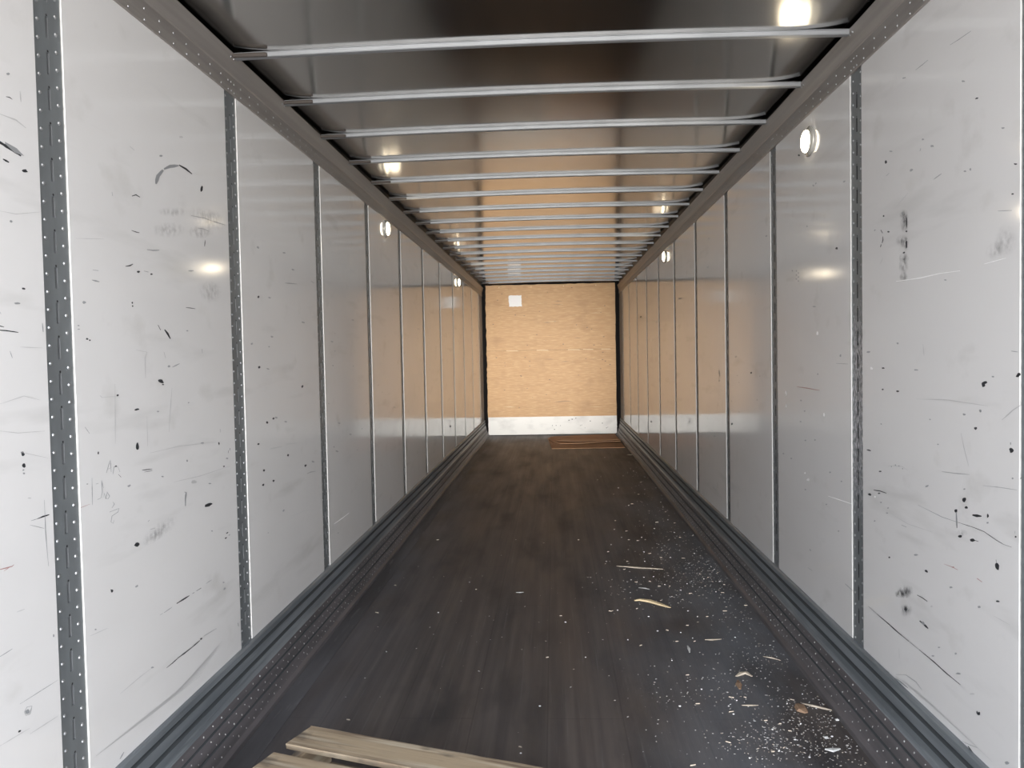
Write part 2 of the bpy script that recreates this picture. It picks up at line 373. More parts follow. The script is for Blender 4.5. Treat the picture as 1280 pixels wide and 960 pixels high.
K(LM,0,480,'g',7,922,540,931,542,927,575,927,610); B(LM,0,480,1040,606,24,8,'d',-.35); B(LM,0,480,1052,600,10,7); B(LM,0,480,936,384,4,6,'g'); B(LM,0,480,1095,297,4,9)
K(LM,0,480,'g',4,1101,225,1101,242); K(LM,0,480,'d',3,1150,320,1149,332); K(LM,0,480,'d',3,1143,333,1141,345); B(LM,0,480,1120,412,5,4); B(LM,0,480,1135,372,6,4,'g'); B(LM,0,480,1012,296,9,6,'g')
Q(LM,0,480,800,730,110,38,'S',-.62); Q(LM,0,480,770,765,75,26,'S',-.6); B(LM,0,480,685,803,14,11); K(LM,0,480,'g',5,740,688,748,680); K(LM,0,480,'g',5,752,727,776,720)
B(LM,0,480,115,352,10,12); B(LM,0,480,112,342,9,5); B(LM,0,480,119,406,11,12); B(LM,0,480,117,430,5,5,'g'); B(LM,0,480,119,447,6,5,'g')
K(LM,0,480,'d',7,185,675,215,663,247,653); K(LM,0,480,'g',3,155,684,190,673); K(LM,0,480,'g',3.5,222,580,228,740,240,880,243,910)
K(LM,0,480,'g',3,150,705,222,722); B(LM,0,480,1136,744,7,3,'d',-.6); B(LM,0,480,1129,770,7,4,'d',-.6); B(LM,0,480,1147,755,5,3,'g',-.6)
K(LM,0,480,'r',5,-10,930,30,920,60,912,70,903); K(LM,0,480,'r',3,20,935,50,915); K(LM,0,480,'r',2.5,400,620,450,600); B(LM,0,480,1060,735,5,4,'g'); B(LM,0,480,813,463,6,4,'g')
K(LM,0,480,'g',3,460,470,462,605); B(LM,0,480,437,500,5,3,'g'); B(LM,0,480,1050,498,9,3,'g'); B(LM,0,480,148,570,8,4,'l'); K(LM,0,480,'l',3,0,235,90,245,225,235); K(LM,0,480,'l',3,100,340,240,370)
K(LM,0,480,'l',3,0,100,120,60,200,80); K(LM,0,480,'l',3,750,345,900,310,1080,290); K(LM,0,480,'l',3,870,490,1000,460,1150,410); B(LM,0,480,970,490,16,9,'l'); B(LM,0,480,815,3,7,4)
# left wall, bottom row
B(LM,0,720,560,76,8,6,'d',-.5); B(LM,0,720,558,70,7,3); K(LM,0,720,'d',7,883,138,915,118,947,98); K(LM,0,720,'d',4,962,88,972,82); K(LM,0,720,'d',5,982,75,1006,60); K(LM,0,720,'g',3,1030,38,1060,18)
K(LM,0,720,'g',3,800,195,815,186); K(LM,0,720,'g',4,820,184,860,156); K(LM,0,720,'d',4.5,833,459,862,436,888,412); K(LM,0,720,'d',6,888,411,920,388,960,357); K(LM,0,720,'d',5,960,357,1000,322); B(LM,0,720,1006,314,7,4,'d',-.5)
K(LM,0,720,'g',3,1020,300,1083,262); B(LM,0,720,763,457,8,5,'g',-.3); K(LM,0,720,'l',3.5,600,590,700,505,755,463); K(LM,0,720,'g',4,122,680,135,655,160,650,150,690,130,697,122,680)
B(LM,0,720,138,678,12,14,'g',.6); B(LM,0,720,98,776,9,5,'d',-.6); K(LM,0,720,'d',4,1190,235,1193,252); K(LM,0,720,'g',4,0,403,30,385,62,364); K(LM,0,720,'l',4,85,180,125,165)
B(LM,0,720,1118,32,5,4,'g'); B(LM,0,720,268,297,5,8,'g'); B(LM,0,720,478,267,6,4,'g')
for i in range(9):
    K(LM,0,720,'l',3,480+i*20,900-i*16,760+i*18,690-i*16,1000+i*14,500-i*22)
K(LM,0,720,'l',4,150,790,290,700); K(LM,0,720,'l',4,0,850,150,760); K(LM,0,720,'g',3,100,640,290,520); K(LM,0,720,'l',3,450,300,540,260)
# right wall, top
K(RM,960,0,'g',4,910,225,950,200,1015,155); K(RM,960,0,'g',4,738,350,770,325,800,300); B(RM,960,0,976,406,9,5,'g'); B(RM,960,0,1043,492,9,4,'d',-.4)
B(RM,960,0,590,810,6,10); K(RM,960,0,'g',5,590,880,606,866); K(RM,960,0,'g',6,760,755,764,742); B(RM,960,0,820,730,9,6,'g'); B(RM,960,0,615,757,9,4,'g'); B(RM,960,0,985,856,8,5,'g'); B(RM,960,0,1012,847,5,7,'g')
K(RM,960,0,'g',5,828,897,868,868); B(RM,960,0,1237,820,9,4); B(RM,960,0,155,776,6,5); B(RM,960,0,680,390,10,4,'g',-.3); B(RM,960,0,775,697,6,5,'g'); B(RM,960,0,1175,640,9,5,'g'); B(RM,960,0,226,928,6,5,'g')
# right wall, second row
for (x, y, rx, ry) in ((680,118,24,34),(682,160,22,46),(672,245,34,34),(690,262,14,36),(680,330,26,30),(678,372,26,40),(678,425,22,24)): Q(RM,960,240,x,y,rx,ry,'D')
B(RM,960,240,692,262,5,24); B(RM,960,240,693,150,4,30,'d'); B(RM,960,240,680,303,6,5); B(RM,960,240,692,197,5,5); B(RM,960,240,672,108,7,9,'g')
K(RM,960,240,'d',8,564,190,573,206); K(RM,960,240,'d',5,574,222,575,240,570,256); K(RM,960,240,'d',9,566,262,562,276); B(RM,960,240,578,120,5,5); B(RM,960,240,602,199,6,4)
Q(RM,960,240,1190,240,60,80,'S'); Q(RM,960,240,1140,290,60,45,'S',-.6); B(RM,960,240,887,440,7,4,'g'); K(RM,960,240,'w',5,640,447,760,430,860,407,960,394); K(RM,960,240,'w',4,1080,360,1190,330)
for i in range(6): B(RM,960,240,142+(i%2)*10,395+i*10,4,5,'g')
B(RM,960,240,343,282,7,6); B(RM,960,240,195,172,4,5,'g'); B(RM,960,240,502,800,10,5,'g'); B(RM,960,240,575,880,8,4); B(RM,960,240,740,890,12,4,'g'); B(RM,960,240,517,882,8,8,'w')
B(RM,960,240,1082,955,17,8,'d',-.4); B(RM,960,240,1252,915,14,9,'d',-.7); B(RM,960,240,230,573,9,4,'g'); K(RM,960,240,'l',4,640,75,700,5); B(RM,960,240,247,706,6,10,'w'); B(RM,960,240,1222,10,7,4); B(RM,960,240,648,757,6,5,'g')
K(RM,960,240,'g',4,1215,795,1250,800); K(RM,960,240,'l',4,775,760,780,820); K(RM,960,240,'g',3,340,857,400,860); B(RM,960,240,362,818,5,8,'g'); K(RM,960,240,'g',4,1150,95,1220,92); K(RM,960,240,'l',4,560,360,575,330)
# right wall, third row
B(RM,960,480,1078,5,11,10); B(RM,960,480,648,36,9,5); B(RM,960,480,573,27,5,4); B(RM,960,480,1062,135,7,9,'g'); B(RM,960,480,1038,222,8,8); B(RM,960,480,1217,331,11,14); B(RM,960,480,1213,297,3,8,'g')
B(RM,960,480,503,331,13,4,'d',.25); B(RM,960,480,561,437,7,4); B(RM,960,480,795,510,10,5,'g',-.3); B(RM,960,480,508,552,9,6,'d',.3); K(RM,960,480,'d',4.5,528,530,560,535,592,546); B(RM,960,480,556,547,8,4); B(RM,960,480,534,564,6,6,'w')
B(RM,960,480,981,579,10,14); B(RM,960,480,992,617,9,7); K(RM,960,480,'d',12,1022,655,1045,659,1068,661); B(RM,960,480,1099,660,5,11); B(RM,960,480,1098,694,6,5,'g')
B(RM,960,480,940,635,8,9); K(RM,960,480,'g',9,941,640,945,720); Q(RM,960,480,970,745,30,20); B(RM,960,480,960,762,12,8); B(RM,960,480,1022,781,15,9,'d',.2); K(RM,960,480,'d',5,1030,780,1052,788)
K(RM,960,480,'g',3,750,605,800,630,870,665,950,692); K(RM,960,480,'d',3,950,692,1030,718,1080,738,1140,780,1180,803,1218,816); K(RM,960,480,'g',3.5,870,438,930,446,1008,453)
K(RM,960,480,'l',4,965,245,980,320,1003,410); K(RM,960,480,'g',3,1075,508,1160,517,1245,530); B(RM,960,480,1145,910,10,20,'d',-.3); K(RM,960,480,'d',4,1140,878,1143,900); B(RM,960,480,791,935,11,6,'d',.5)
K(RM,960,480,'g',6,668,705,692,716); B(RM,960,480,607,867,5,5); B(RM,960,480,740,855,11,5,'g'); K(RM,960,480,'r',3,880,900,920,915,950,930); B(RM,960,480,925,916,7,4,'r'); B(RM,960,480,1238,764,5,5); K(RM,960,480,'g',4,1235,735,1234,748)
K(RM,960,480,'r',4,145,14,190,20,258,32); for_ = [(185,445,5,5),(200,478,8,7),(280,153,4,9),(90,45,5,12),(90,110,4,9)]
for x_, y_, a_, b_ in for_: B(RM,960,480,x_,y_,a_,b_,'w')
for x_, y_ in ((235,280),(187,282),(310,442),(367,487),(77,348),(117,372),(292,602),(163,188),(183,135),(353,735),(187,528),(165,82),(850,302),(810,177),(600,620),(595,645),(533,685),(565,592)): B(RM,960,480,x_,y_,5,4,'g')
K(RM,960,480,'g',5,200,918,222,934); B(RM,960,480,982,525,6,4,'g'); B(RM,960,480,1223,472,5,6,'g'); B(RM,960,480,1265,472,6,4,'g'); K(RM,960,480,'l',3,600,410,620,408,670,412,700,432); K(RM,960,480,'l',5,1170,180,1225,130,1265,105)
for (x, y) in ((673,423),(655,410),(637,405),(617,413)): B(RM,960,480,x,y,3,4,'g')
K(RM,960,480,'l',3,600,640,700,700,820,740); K(RM,960,480,'l',3,740,75,900,80,1100,110); K(RM,960,480,'w',4,300,560,420,600)
# right wall, bottom row
Q(RM,960,720,690,75,40,36,'D'); Q(RM,960,720,655,90,24,20,'D'); K(RM,960,720,'d',5,745,95,770,108,797,127); Q(RM,960,720,690,172,34,34,'D'); Q(RM,960,720,688,165,20,20,'D'); Q(RM,960,720,680,85,44,30,'D'); B(RM,960,720,688,168,8,7,'d',.5)
K(RM,960,720,'d',10,758,224,778,240,801,263); B(RM,960,720,775,235,11,7,'g',.7); K(RM,960,720,'g',3,500,150,545,190); K(RM,960,720,'d',5,545,190,600,237,650,282,703,326); K(RM,960,720,'g',3,703,326,755,368); K(RM,960,720,'d',4.5,755,368,830,430,890,485,962,544)
K(RM,960,720,'g',4,385,38,425,75); B(RM,960,720,825,400,8,5,'g'); B(RM,960,720,938,388,6,5,'g'); B(RM,960,720,952,488,14,5,'g'); B(RM,960,720,1148,127,11,5); B(RM,960,720,1055,155,8,6,'g'); B(RM,960,720,915,57,9,5,'g'); K(RM,960,720,'r',7,1045,12,1070,30)
B(RM,960,720,1053,688,9,9); B(RM,960,720,1045,682,4,7); K(RM,960,720,'g',3,640,492,690,495,740,530,770,570); K(RM,960,720,'l',3,655,360,657,415); B(RM,960,720,818,152,7,5,'l'); K(RM,960,720,'l',3,1130,200,1210,245); B(RM,960,720,855,357,6,4,'g'); B(RM,960,720,1020,590,14,5,'l'); K(RM,960,720,'g',3,970,825,1010,845,1050,860); B(RM,960,720,1195,935,12,8,'g')
for i in range(7): K(RM,960,720,'l',3,640+i*30,500+i*25,760+i*45,590+i*42,880+i*40,700+i*38)
for a_ in ((600,480,612,500,628,540,640,552),(590,470,606,482),(795,690,840,730,880,760),(1000,850,1020,880,1035,900),(610,500,650,520,700,560)): K(RM,960,720,'d' if a_[0] in (600,1000) else 'g',7,*a_)
K(LM,0,720,'d',8,640,905,665,885,690,878); K(LM,0,720,'g',6,600,915,620,880)
# marks further along both walls
for x_, y_, c_ in ((323,371,'d'),(337,372,'g'),(324,459,'d'),(335,461,'g'),(334,528,'d'),(342,523,'d'),(345,522,'g'),(323,555,'d'),(360,569,'d'),(382,582,'d'),(329,606,'d'),(342,601,'d'),(330,588,'d'),(391,577,'g'),(378,483,'d'),(357,527,'g'),(379,403,'g'),(441,400,'g'),(523,411,'g'),(493,509,'g'),(424,529,'g'),(421,564,'g'),(563,533,'d'),(415,427,'g'),(366,337,'g'),(355,316,'g'),(438,543,'g'),(340,421,'g')):
    LM.append(('b', c_, (x_, y_), 1.4 if c_ == 'd' else 2.0, 1.7 if c_ == 'd' else 1.0, .3))
K(LM,320,480,'g',4,255,448,275,440,298,436); K(LM,320,480,'g',6,680,125,697,112); K(LM,320,480,'w',5,390,700,430,672,465,645); K(LM,320,480,'l',3,180,660,240,635,290,630); K(LM,320,240,'g',5,145,455,205,460); K(LM,320,240,'g',5,275,445,290,455)
K(LM,320,480,'d',3.5,362,575-480+0,365,100); K(LM,320,240,'l',4,30,240,45,250); K(LM,320,480,'l',6,150,300,210,295); K(LM,320,480,'l',6,70,325,130,312)
for x_, y_, c_ in ((801,396,'d'),(802,398,'g'),(849,373,'g'),(820,402,'g'),(886,298,'g'),(885,334,'g'),(939,466,'d'),(958,295,'g'),(899,476,'g'),(862,527,'g'),(814,527,'d'),(915,530,'d'),(893,545,'g'),(920,446,'g'),(851,373,'g'),(814,425,'g'),(910,424,'g')):
    RM.append(('b', c_, (x_, y_), 1.3, 1.5, .3))
K(RM,640,480,'g',8,1003,515,1022,532); K(RM,640,240,'g',6,1035,890,1040,925)

def mark(gm, mk, s, eps):
    xw = s*(W-eps); mi = MIDX[mk[1]]
    n = Vector((-s, 0, 0))
    def put(pts, uv=None):
        P = [on_x(px, py, xw) for px, py in pts]
        nn = (P[1]-P[0]).cross(P[2]-P[0])
        if nn.dot(n) < 0:
            P.reverse()
            if uv: uv = uv[::-1]
        gm.poly(P, mi, uv)
    if mk[0] == 'b':
        _, _, (cx_, cy_), rx, ry, a = mk; k = 9; pts = []
        for i in range(k):
            t = 2*math.pi*i/k; q = random.uniform(.7, 1.15); u, v = rx*q*math.cos(t), ry*q*math.sin(t)
            pts.append((cx_+u*math.cos(a)-v*math.sin(a), cy_+u*math.sin(a)+v*math.cos(a)))
        put(pts)
    elif mk[0] == 's':
        pts = mk[2]; w = mk[3]/2
        fine = []
        for (x0, y0), (x1, y1) in zip(pts[:-1], pts[1:]):
            k = max(1, int(math.hypot(x1-x0, y1-y0)/4))
            for i in range(k): fine.append((x0+(x1-x0)*i/k, y0+(y1-y0)*i/k))
        fine.append(pts[-1]); L = len(fine)
        ed = []
        for i, (x, y) in enumerate(fine):
            a, b = fine[max(0, i-1)], fine[min(L-1, i+1)]; dx, dy = b[0]-a[0], b[1]-a[1]; d = math.hypot(dx, dy) or 1
            t = i/(L-1); ww = w*(.35+.65*math.sin(math.pi*min(max(t, .06), .94)))*random.uniform(.75, 1.2)
            ed.append(((x-dy/d*ww, y+dx/d*ww), (x+dy/d*ww, y-dx/d*ww)))
        for a, b in zip(ed[:-1], ed[1:]): put([a[0], b[0], b[1], a[1]])
    else:
        _, _, (cx_, cy_), rx, ry, a = mk; pts = []
        for u, v in ((-rx, -ry), (rx, -ry), (rx, ry), (-rx, ry)):
            pts.append((cx_+u*math.cos(a)-v*math.sin(a), cy_+u*math.sin(a)+v*math.cos(a)))
        put(pts, [(0, 0), (1, 0), (1, 1), (0, 1)])
def mark_y(mk, s):
    p = mk[2] if mk[0] != 's' else mk[2][len(mk[2])//2]
    return on_x(p[0], p[1], s*W).y

Y0, DY, PW, NP = 2.109, 1.22, .12, 11
ZS, ZR, TH = .300, 2.605, .0045
for s, side, marks in ((-1, 'left', LM), (1, 'right', RM)):
    g = G(); g.box((s*(W+.026), Y_BACK, -.05), (s*(W+.05), Y_END+.05, 2.9))
    wall = tag(g.make('wall_'+side, SKIN), kind='structure')
    edges = [Y_BACK] + [Y0+i*DY+(.016 if s > 0 and i == 0 else 0) for i in range(NP)] + [Y_END]
    for i in range(NP+1):
        a = edges[i] + (PW/2 if i else 0); b = edges[i+1] - (PW/2 if i < NP else 0)
        g = G(); xo = s*(W+TH)
        # sheet with a rounded front edge
        c = .0012
        prof = [(xo, a), (s*(W+c), a), (s*W, a+c), (s*W, b-c), (s*(W+c), b), (xo, b)]
        k = len(g.v)
        for zz in (ZS-.03, ZR+.03):
            for x, y in prof: g.v.append(Vector((x, y, zz)))
        n = len(prof)
        for j in range(n):
            g.f.append((k+j, k+(j+1) % n, k+n+(j+1) % n, k+n+j)); g.m.append(len(MARKS)+1 if j in (0, 4) else 0)
        g.f.append(tuple(range(k, k+n))); g.m.append(0); g.f.append(tuple(range(k+n, k+2*n))); g.m.append(0)
        e = .0004
        for mk in marks:
            if edges[i] <= mark_y(mk, s) < edges[i+1]:
                mark(g, mk, s, e); e += .000004
        # a scatter of small scuffs like those on every panel
        for _ in range(10 if i > 2 else 5):
            y, zz = random.uniform(a+.05, b-.05), random.triangular(.4, 2.3, 1.0); r = random.uniform(.003, .008)
            pts = []
            for q in range(7):
                t = 2*math.pi*q/7; rr = r*random.uniform(.6, 1.1); pts.append(Vector((s*(W-.0003), y+rr*math.cos(t)*2.2, zz+rr*math.sin(t)*.8)))
            if s > 0: pts.reverse()
            g.poly(pts, MIDX['g'])
        o = g.make('wall_panel', [LINER]+list(MARKS.values())+[LINER_EDGE], wall)
        bm = bmesh.new(); bm.from_mesh(o.data)
        bmesh.ops.recalc_face_normals(bm, faces=[f for f in bm.faces if f.material_index == 0]); bm.to_mesh(o.data); bm.free()

    # baseboard: grooved scuff band over a riveted lower plate
    P = [(TH+.012, ZS), (-.010, ZS), (-.016, ZS-.006), (-.017, .272), (-.006, .268), (-.006, .262), (-.020, .257), (-.023, .222),
         (-.012, .217), (-.012, .210), (-.026, .205), (-.029, .180), (-.034, .168), (-.037, .164), (-.040, .130), (-.036, .128), (-.036, .124), (-.044, .122),
         (-.054, .078), (-.050, .076), (-.050, .072), (-.058, .070), (-.072, .028), (-.090, .020), (-.092, .0), (TH+.012, .0)]
    ms = [0,0,0,2,2,2,0,2,2,2,0,0,0,1,2,2,2,1,2,2,2,1,1,1,1,1]
    g = G(); g.extrude([(s*(W+x), zz) for x, zz in P], Y_BACK, Y_END, 0, ms)
    for row, (x, zz, off) in enumerate(((-.0385, .149, 0), (-.047, .108, .04), (-.0525, .084, 0), (-.063, .055, .04), (-.069, .036, 0))):
        y = 1.6+off
        while y < 9.5:
            g.dome((s*(W+x), y+random.uniform(-.006, .006), zz+random.uniform(-.003, .003)), (-s, 0, .35), random.choice((.0025, .0035, .0045)), random.choice((.0015, .003)), 3, 6); y += .08
    o = g.make('baseboard_'+side, [SCUFF, LOWER, GROOVE, RIVLOW]); tag(o, kind='structure'); recalc(o)
    g = G(); g.box((s*(W-.092), Y_BACK, 0), (s*(W-.185), Y_END, .0022))
    if s < 0: tag(g.make('trim_3', SILL), kind='structure')

    # top rail
    P = [(TH+.016, ZR-.0), (-.004, ZR), (-.006, ZR+.004), (-.006, ZR+.075), (-.010, ZR+.080), (-.028, ZR+.148), (-.031, ZR+.155), (-.029, ZR+.159),
         (-.022, ZR+.155), (.000, ZR+.165), (TH+.016, ZR+.29)]
    g = G(); g.extrude([(s*(W+x), zz) for x, zz in P], Y_BACK, Y_END, 0)
    y = 1.5
    while y < 12:
        for dz in (.014, .050): g.dome((s*(W-.006), y, ZR+dz), (-s, 0, 0), .0045, .003, 1, 6)
        y += .1016
    for i in range(8):
        for dy in (-.03, .03):
            for dz in (.012, .048): g.dome((s*(W-.006), Y0+i*DY+dy, ZR+dz), (-s, 0, 0), .0045, .003, 1, 6)
    for i in range(12):
        for dy in (-.022, .008): g.dome((s*(W-.0255), 3.31+.628*i+dy, ZR+.138), (-s, 0, -.4), .006, .004, 1, 6)
    o = g.make('trim_%d' % (1 if s < 0 else 2), [RAIL, RIVET]); tag(o, kind='structure'); recalc(o)

# ceiling: one sheet of shallow camber
g = G(); nx, ny = 72, 60
def roof_z(x):
    e = min(max((abs(x)-.95)/.32, 0), 1)
    return 2.762 + .014*(1-(x/W)**2) + .018*e**3
for lay in (0, .012):
    for j in range(ny+1):
        for i in range(nx+1):
            x = -W-.02 + (2*W+.04)*i/nx; g.v.append(Vector((x, Y_BACK+(Y_END+.05-Y_BACK)*j/ny, roof_z(x)+lay+.0050*(Y_BACK+(Y_END+.05-Y_BACK)*j/ny-3.31))))
for lay in (0, 1):
    k = lay*(nx+1)*(ny+1)
    for j in range(ny):
        for i in range(nx):
            q = (k+j*(nx+1)+i, k+j*(nx+1)+i+1, k+(j+1)*(nx+1)+i+1, k+(j+1)*(nx+1)+i)
            g.f.append(q if lay else q[::-1]); g.m.append(0)
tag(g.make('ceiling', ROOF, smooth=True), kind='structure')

# front wall (nose of the trailer)
g = G(); g.box((-W-.05, Y_END, -.05), (W+.05, Y_END+.06, 2.9))
front = tag(g.make('wall_front', BLACK), kind='structure')
YP = Y_END-.022
def ragged(x0, x1, z0, z1, y0, y1, amp, name, m, top=False, sides=True):
    pts = []
    def run(a, b, n, ragg):
        for i in range(n):
            t = i/n; p = [a[0]+(b[0]-a[0])*t, a[1]+(b[1]-a[1])*t]
            if ragg and i: p[ragg-1] += random.uniform(-amp, amp)
            pts.append(p)
    run((x0, z0), (x1, z0), 2, 0); run((x1, z0), (x1, z1), 22, 1 if sides else 0); run((x1, z1), (x0, z1), 26, 2 if top else 0); run((x0, z1), (x0, z0), 22, 1 if sides else 0)
    n = len(pts); g = G()
    g.v = [Vector((x, y0, zz)) for x, zz in pts] + [Vector((x, y1, zz)) for x, zz in pts]
    g.f = [tuple(range(n)), tuple(range(n, 2*n))[::-1]] + [(i, n+i, n+(i+1) % n, (i+1) % n) for i in range(n)]; g.m = [0]*len(g.f)
    return g
ZK, ZSEAM, ZT = .345, 1.590, 2.842
pale = PINE
for nm, (z0, z1) in (('plywood_sheet', (ZK, ZSEAM-.003)), ('plywood_sheet', (ZSEAM, ZT-.03))):
    g = ragged(-1.205, 1.205, z0, z1, YP, Y_END-.001, .008, nm, PLY, top=(z1 > 2))
    if z1 < 2:
        for x0, x1 in ((-.85,-.6),(-.28,-.04),(.3,.55),(.58,.8),(.92,1.12)):
            g.poly([(x0, YP-.001, z1-.004), (x1, YP-.001, z1-.010), (x1-.03, YP-.001, z1+.002), (x0+.02, YP-.001, z1+.004)], 1)
    else:
        for i in range(5):
            x = -.95+i*.6; g.poly([(x-.008, YP-.001, 2.76), (x+.008, YP-.001, 2.76), (x+.006, YP-.001, 2.78), (x-.005, YP-.001, 2.78)], 1)
    for _ in range(26):
        x, zz, r = random.uniform(-1.1, 1.1), random.uniform(z0+.05, z1-.05), random.uniform(.005, .014)
        g.poly([(x+r*1.3*math.cos(q), YP-.0008, zz+r*.7*math.sin(q)) for q in (0, 1, 2, 3, 4, 5)], 2)
    for _ in range(12):
        x, zz, l = random.uniform(-1.1, .8), random.uniform(z0+.05, z1-.05), random.uniform(.1, .35)
        g.poly([(x, YP-.0009, zz), (x+l, YP-.0009, zz+random.uniform(-.01, .01)), (x+l*.6, YP-.0009, zz+.006)], 1 if random.random() < .5 else 2)
    o = g.make(nm, [PLY, PINE, CHIPB], front)
g = ragged(-1.2, 1.2, .012, ZK, YP-.008, Y_END-.001, .004, 'kick_plate', KICK)
for _ in range(14):
    x, zz, r = random.uniform(-.2, 1.15), random.uniform(.1, .32), random.uniform(.006, .013)
    g.poly([(x+r*math.cos(q), YP-.0092, zz+r*.7*math.sin(q)) for q in (0, 1, 2, 3, 4, 5)], 1)
g.make('kick_plate', [KICK, MARKD], front)
for x0, x1 in ((-1.215, -1.275), (1.2, 1.275)):
    o = ragged(min(x0, x1), max(x0, x1), 0, 2.84, YP-.05, YP, .006, 'corner_post', BLACK).make('corner_post', BLACK, front)
ragged(-1.25, 1.25, 2.812, 2.89, YP-.03, YP, .008, 'header', BLACK).make('header', BLACK, front)

# ------------------------------------------------------------------ slotted posts
ORD = ['', 'first', 'second', 'third', 'fourth', 'fifth', 'sixth', 'seventh', 'eighth', 'ninth', 'tenth', 'eleventh', 'twelfth', 'thirteenth',
       'fourteenth', 'fifteenth', 'sixteenth', 'seventeenth', 'eighteenth', 'nineteenth', 'twentieth']
def post_mesh(s, material, name='slotted_wall_post'):
    """face lies TH outside the panels' face; real slots; origin on the floor line of the post's centre"""
    g = G(); hw = PW/2-.001; sw = .0055; z0, z1 = ZS-.02, ZR+.02; xf, xb = 0.0, s*.014
    slots = []; zz = z0+.10
    while zz+.056 < z1-.05: slots.append((zz, zz+.056)); zz += .0945
    for a, b in ((-hw, -sw), (sw, hw)): g.poly([(xf, a, z0), (xf, b, z0), (xf, b, z1), (xf, a, z1)])
    p = z0
    for a, b in slots:
        g.poly([(xf, -sw, p), (xf, sw, p), (xf, sw, a), (xf, -sw, a)]); p = b
        g.poly([(xf, -sw, a), (xb, -sw, a), (xb, -sw, b), (xf, -sw, b)]); g.poly([(xf, sw, a), (xb, sw, a), (xb, sw, b), (xf, sw, b)], 1 if s < 0 else 2)  # far slot wall coloured lit on the left, shaded on the right
        g.poly([(xf, -sw, a), (xf, sw, a), (xb, sw, a), (xb, -sw, a)]); g.poly([(xf, -sw, b), (xf, sw, b), (xb, sw, b), (xb, -sw, b)])
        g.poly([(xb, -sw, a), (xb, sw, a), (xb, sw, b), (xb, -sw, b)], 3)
        # small keyhole at the head of each slot
        g.poly([(xf-s*.0004, .004*math.cos(q*math.pi/3), b+.004+.0035*math.sin(q*math.pi/3)) for q in range(6)], 2)
    g.poly([(xf, -sw, p), (xf, sw, p), (xf, sw, z1), (xf, -sw, z1)])
    g.poly([(xb, -hw, z0), (xb, hw, z0), (xb, hw, z1), (xb, -hw, z1)])
    for y in (-hw, hw): g.poly([(xf, y, z0), (xb, y, z0), (xb, y, z1), (xf, y, z1)])
    for q in (z0, z1): g.poly([(xf, -hw, q), (xf, hw, q), (xb, hw, q), (xb, -hw, q)])
    zz = z0+.03
    while zz < z1-.02:
        g.dome((xf, -.040, zz+.012), (-s, 0, 0), .0058, .004, 1); g.dome((xf, .038, zz), (-s, 0, 0), .0058, .004, 1); zz += .0472
    return g.make(name, [material, RIVET, CAVITY, LINER if s < 0 else CAVITY])  # slot backs pale on left, dark on right: light painted in
for s, side in ((-1, 'left'), (1, 'right')):
    proto = None
    for i in range(NP):
        if s > 0 and i == 1: o = post_mesh(s, SCRAPED)
        elif proto is None: o = proto = post_mesh(s, STEEL)
        else: o = proto.copy(); COL.objects.link(o)
        o.location = (s*(W+TH), Y0+i*DY+(.016 if s > 0 and i == 0 else 0), 0)
        if s < 0 and i == 0: lab = 'wide slotted grey steel post with two rivet columns, nearest on the left wall'
        elif s > 0 and i == 0: lab = 'slotted grey steel post at the right edge of the photo, nearest on right wall'
        elif s > 0 and i == 1: lab = 'slotted steel post on the right wall with whitish scraped paint at mid height'
        elif i == NP-1: lab = 'thin grey steel post on the %s wall closest to the plywood end' % side
        else: lab = '%s slotted grey steel post from the camera along the %s wall' % (ORD[i+1], side)
        tag(o, lab, 'wall post', 'slotted steel posts between the %s wall panels' % side)

# ------------------------------------------------------------------ roof bows
def bow_mesh():
    g = G(); n = 24; xe = W-.030
    def zb(x): return 2.742 + .014*(1-(x/W)**2)
    sec = [(0, .003), (.003, 0), (.028, 0), (.031, .003), (.031, .0175), (.052, .0175), (.052, .0195), (-.006, .0195), (-.006, .0175), (0, .0175)]
    k = len(sec)
    for i in range(n+1):
        x = -xe+2*xe*i/n
        for y, dz in sec: g.v.append(Vector((x, y, roof_z(x)-.0005 if dz is None else zb(x)+dz)))
    for i in range(n):
        for j in range(k):
            g.f.append((i*k+j, i*k+(j+1) % k, (i+1)*k+(j+1) % k, (i+1)*k+j)); g.m.append(0)
    g.f.append(tuple(range(k))); g.f.append(tuple(n*k+j for j in range(k))); g.m += [0, 0]
    o = g.make('roof_bow', BOW); recalc(o); return o
def bracket_mesh(parent):
    g = G(); x0, x1 = -W+.028, -W+.17; z0, z1 = 2.7445, 2.7585
    prof = [(-.010, z0), (-.0005, z0-.001), (-.0005, z1), (-.012, z1), (-.015, z1-.006), (-.015, z0+.006)]
    n = len(prof)
    for x in (x0, x1-.006, x1):
        for y, zz in prof:
            c = (z0+z1)/2; q = 1 if x < x1 else .8
            g.v.append(Vector((x, y if x < x1 else y*.7-.0002, c+(zz-c)*q)))
    for a in (0, 1):
        for j in range(n):
            g.f.append((a*n+j, a*n+(j+1) % n, (a+1)*n+(j+1) % n, (a+1)*n+j)); g.m.append(0)
    g.f.append(tuple(range(n))); g.f.append(tuple(2*n+j for j in range(n))); g.m += [0, 0]
    o = g.make('end_bracket', BRACKET, parent); recalc(o); o['label'] = 'dark end bracket'; return o
bow0 = bow_mesh(); br0 = bracket_mesh(bow0)
NB = 19
for i in range(NB):
    if i == 0: o, b = bow0, br0
    else:
        o = bow0.copy(); COL.objects.link(o); b = br0.copy(); COL.objects.link(b); b.parent = o
    o.location = (0, 3.31+.628*i, .0050*.628*i)
    lab = {0: 'pale metal roof bow nearest the camera, widest across the ceiling', NB-1: 'pale metal roof bow farthest back, next to the plywood end wall'}.get(
        i, '%s pale metal roof bow from the camera under the ceiling sheet' % ORD[i+1])
    tag(o, lab, 'roof bow', 'roof bows across the ceiling')

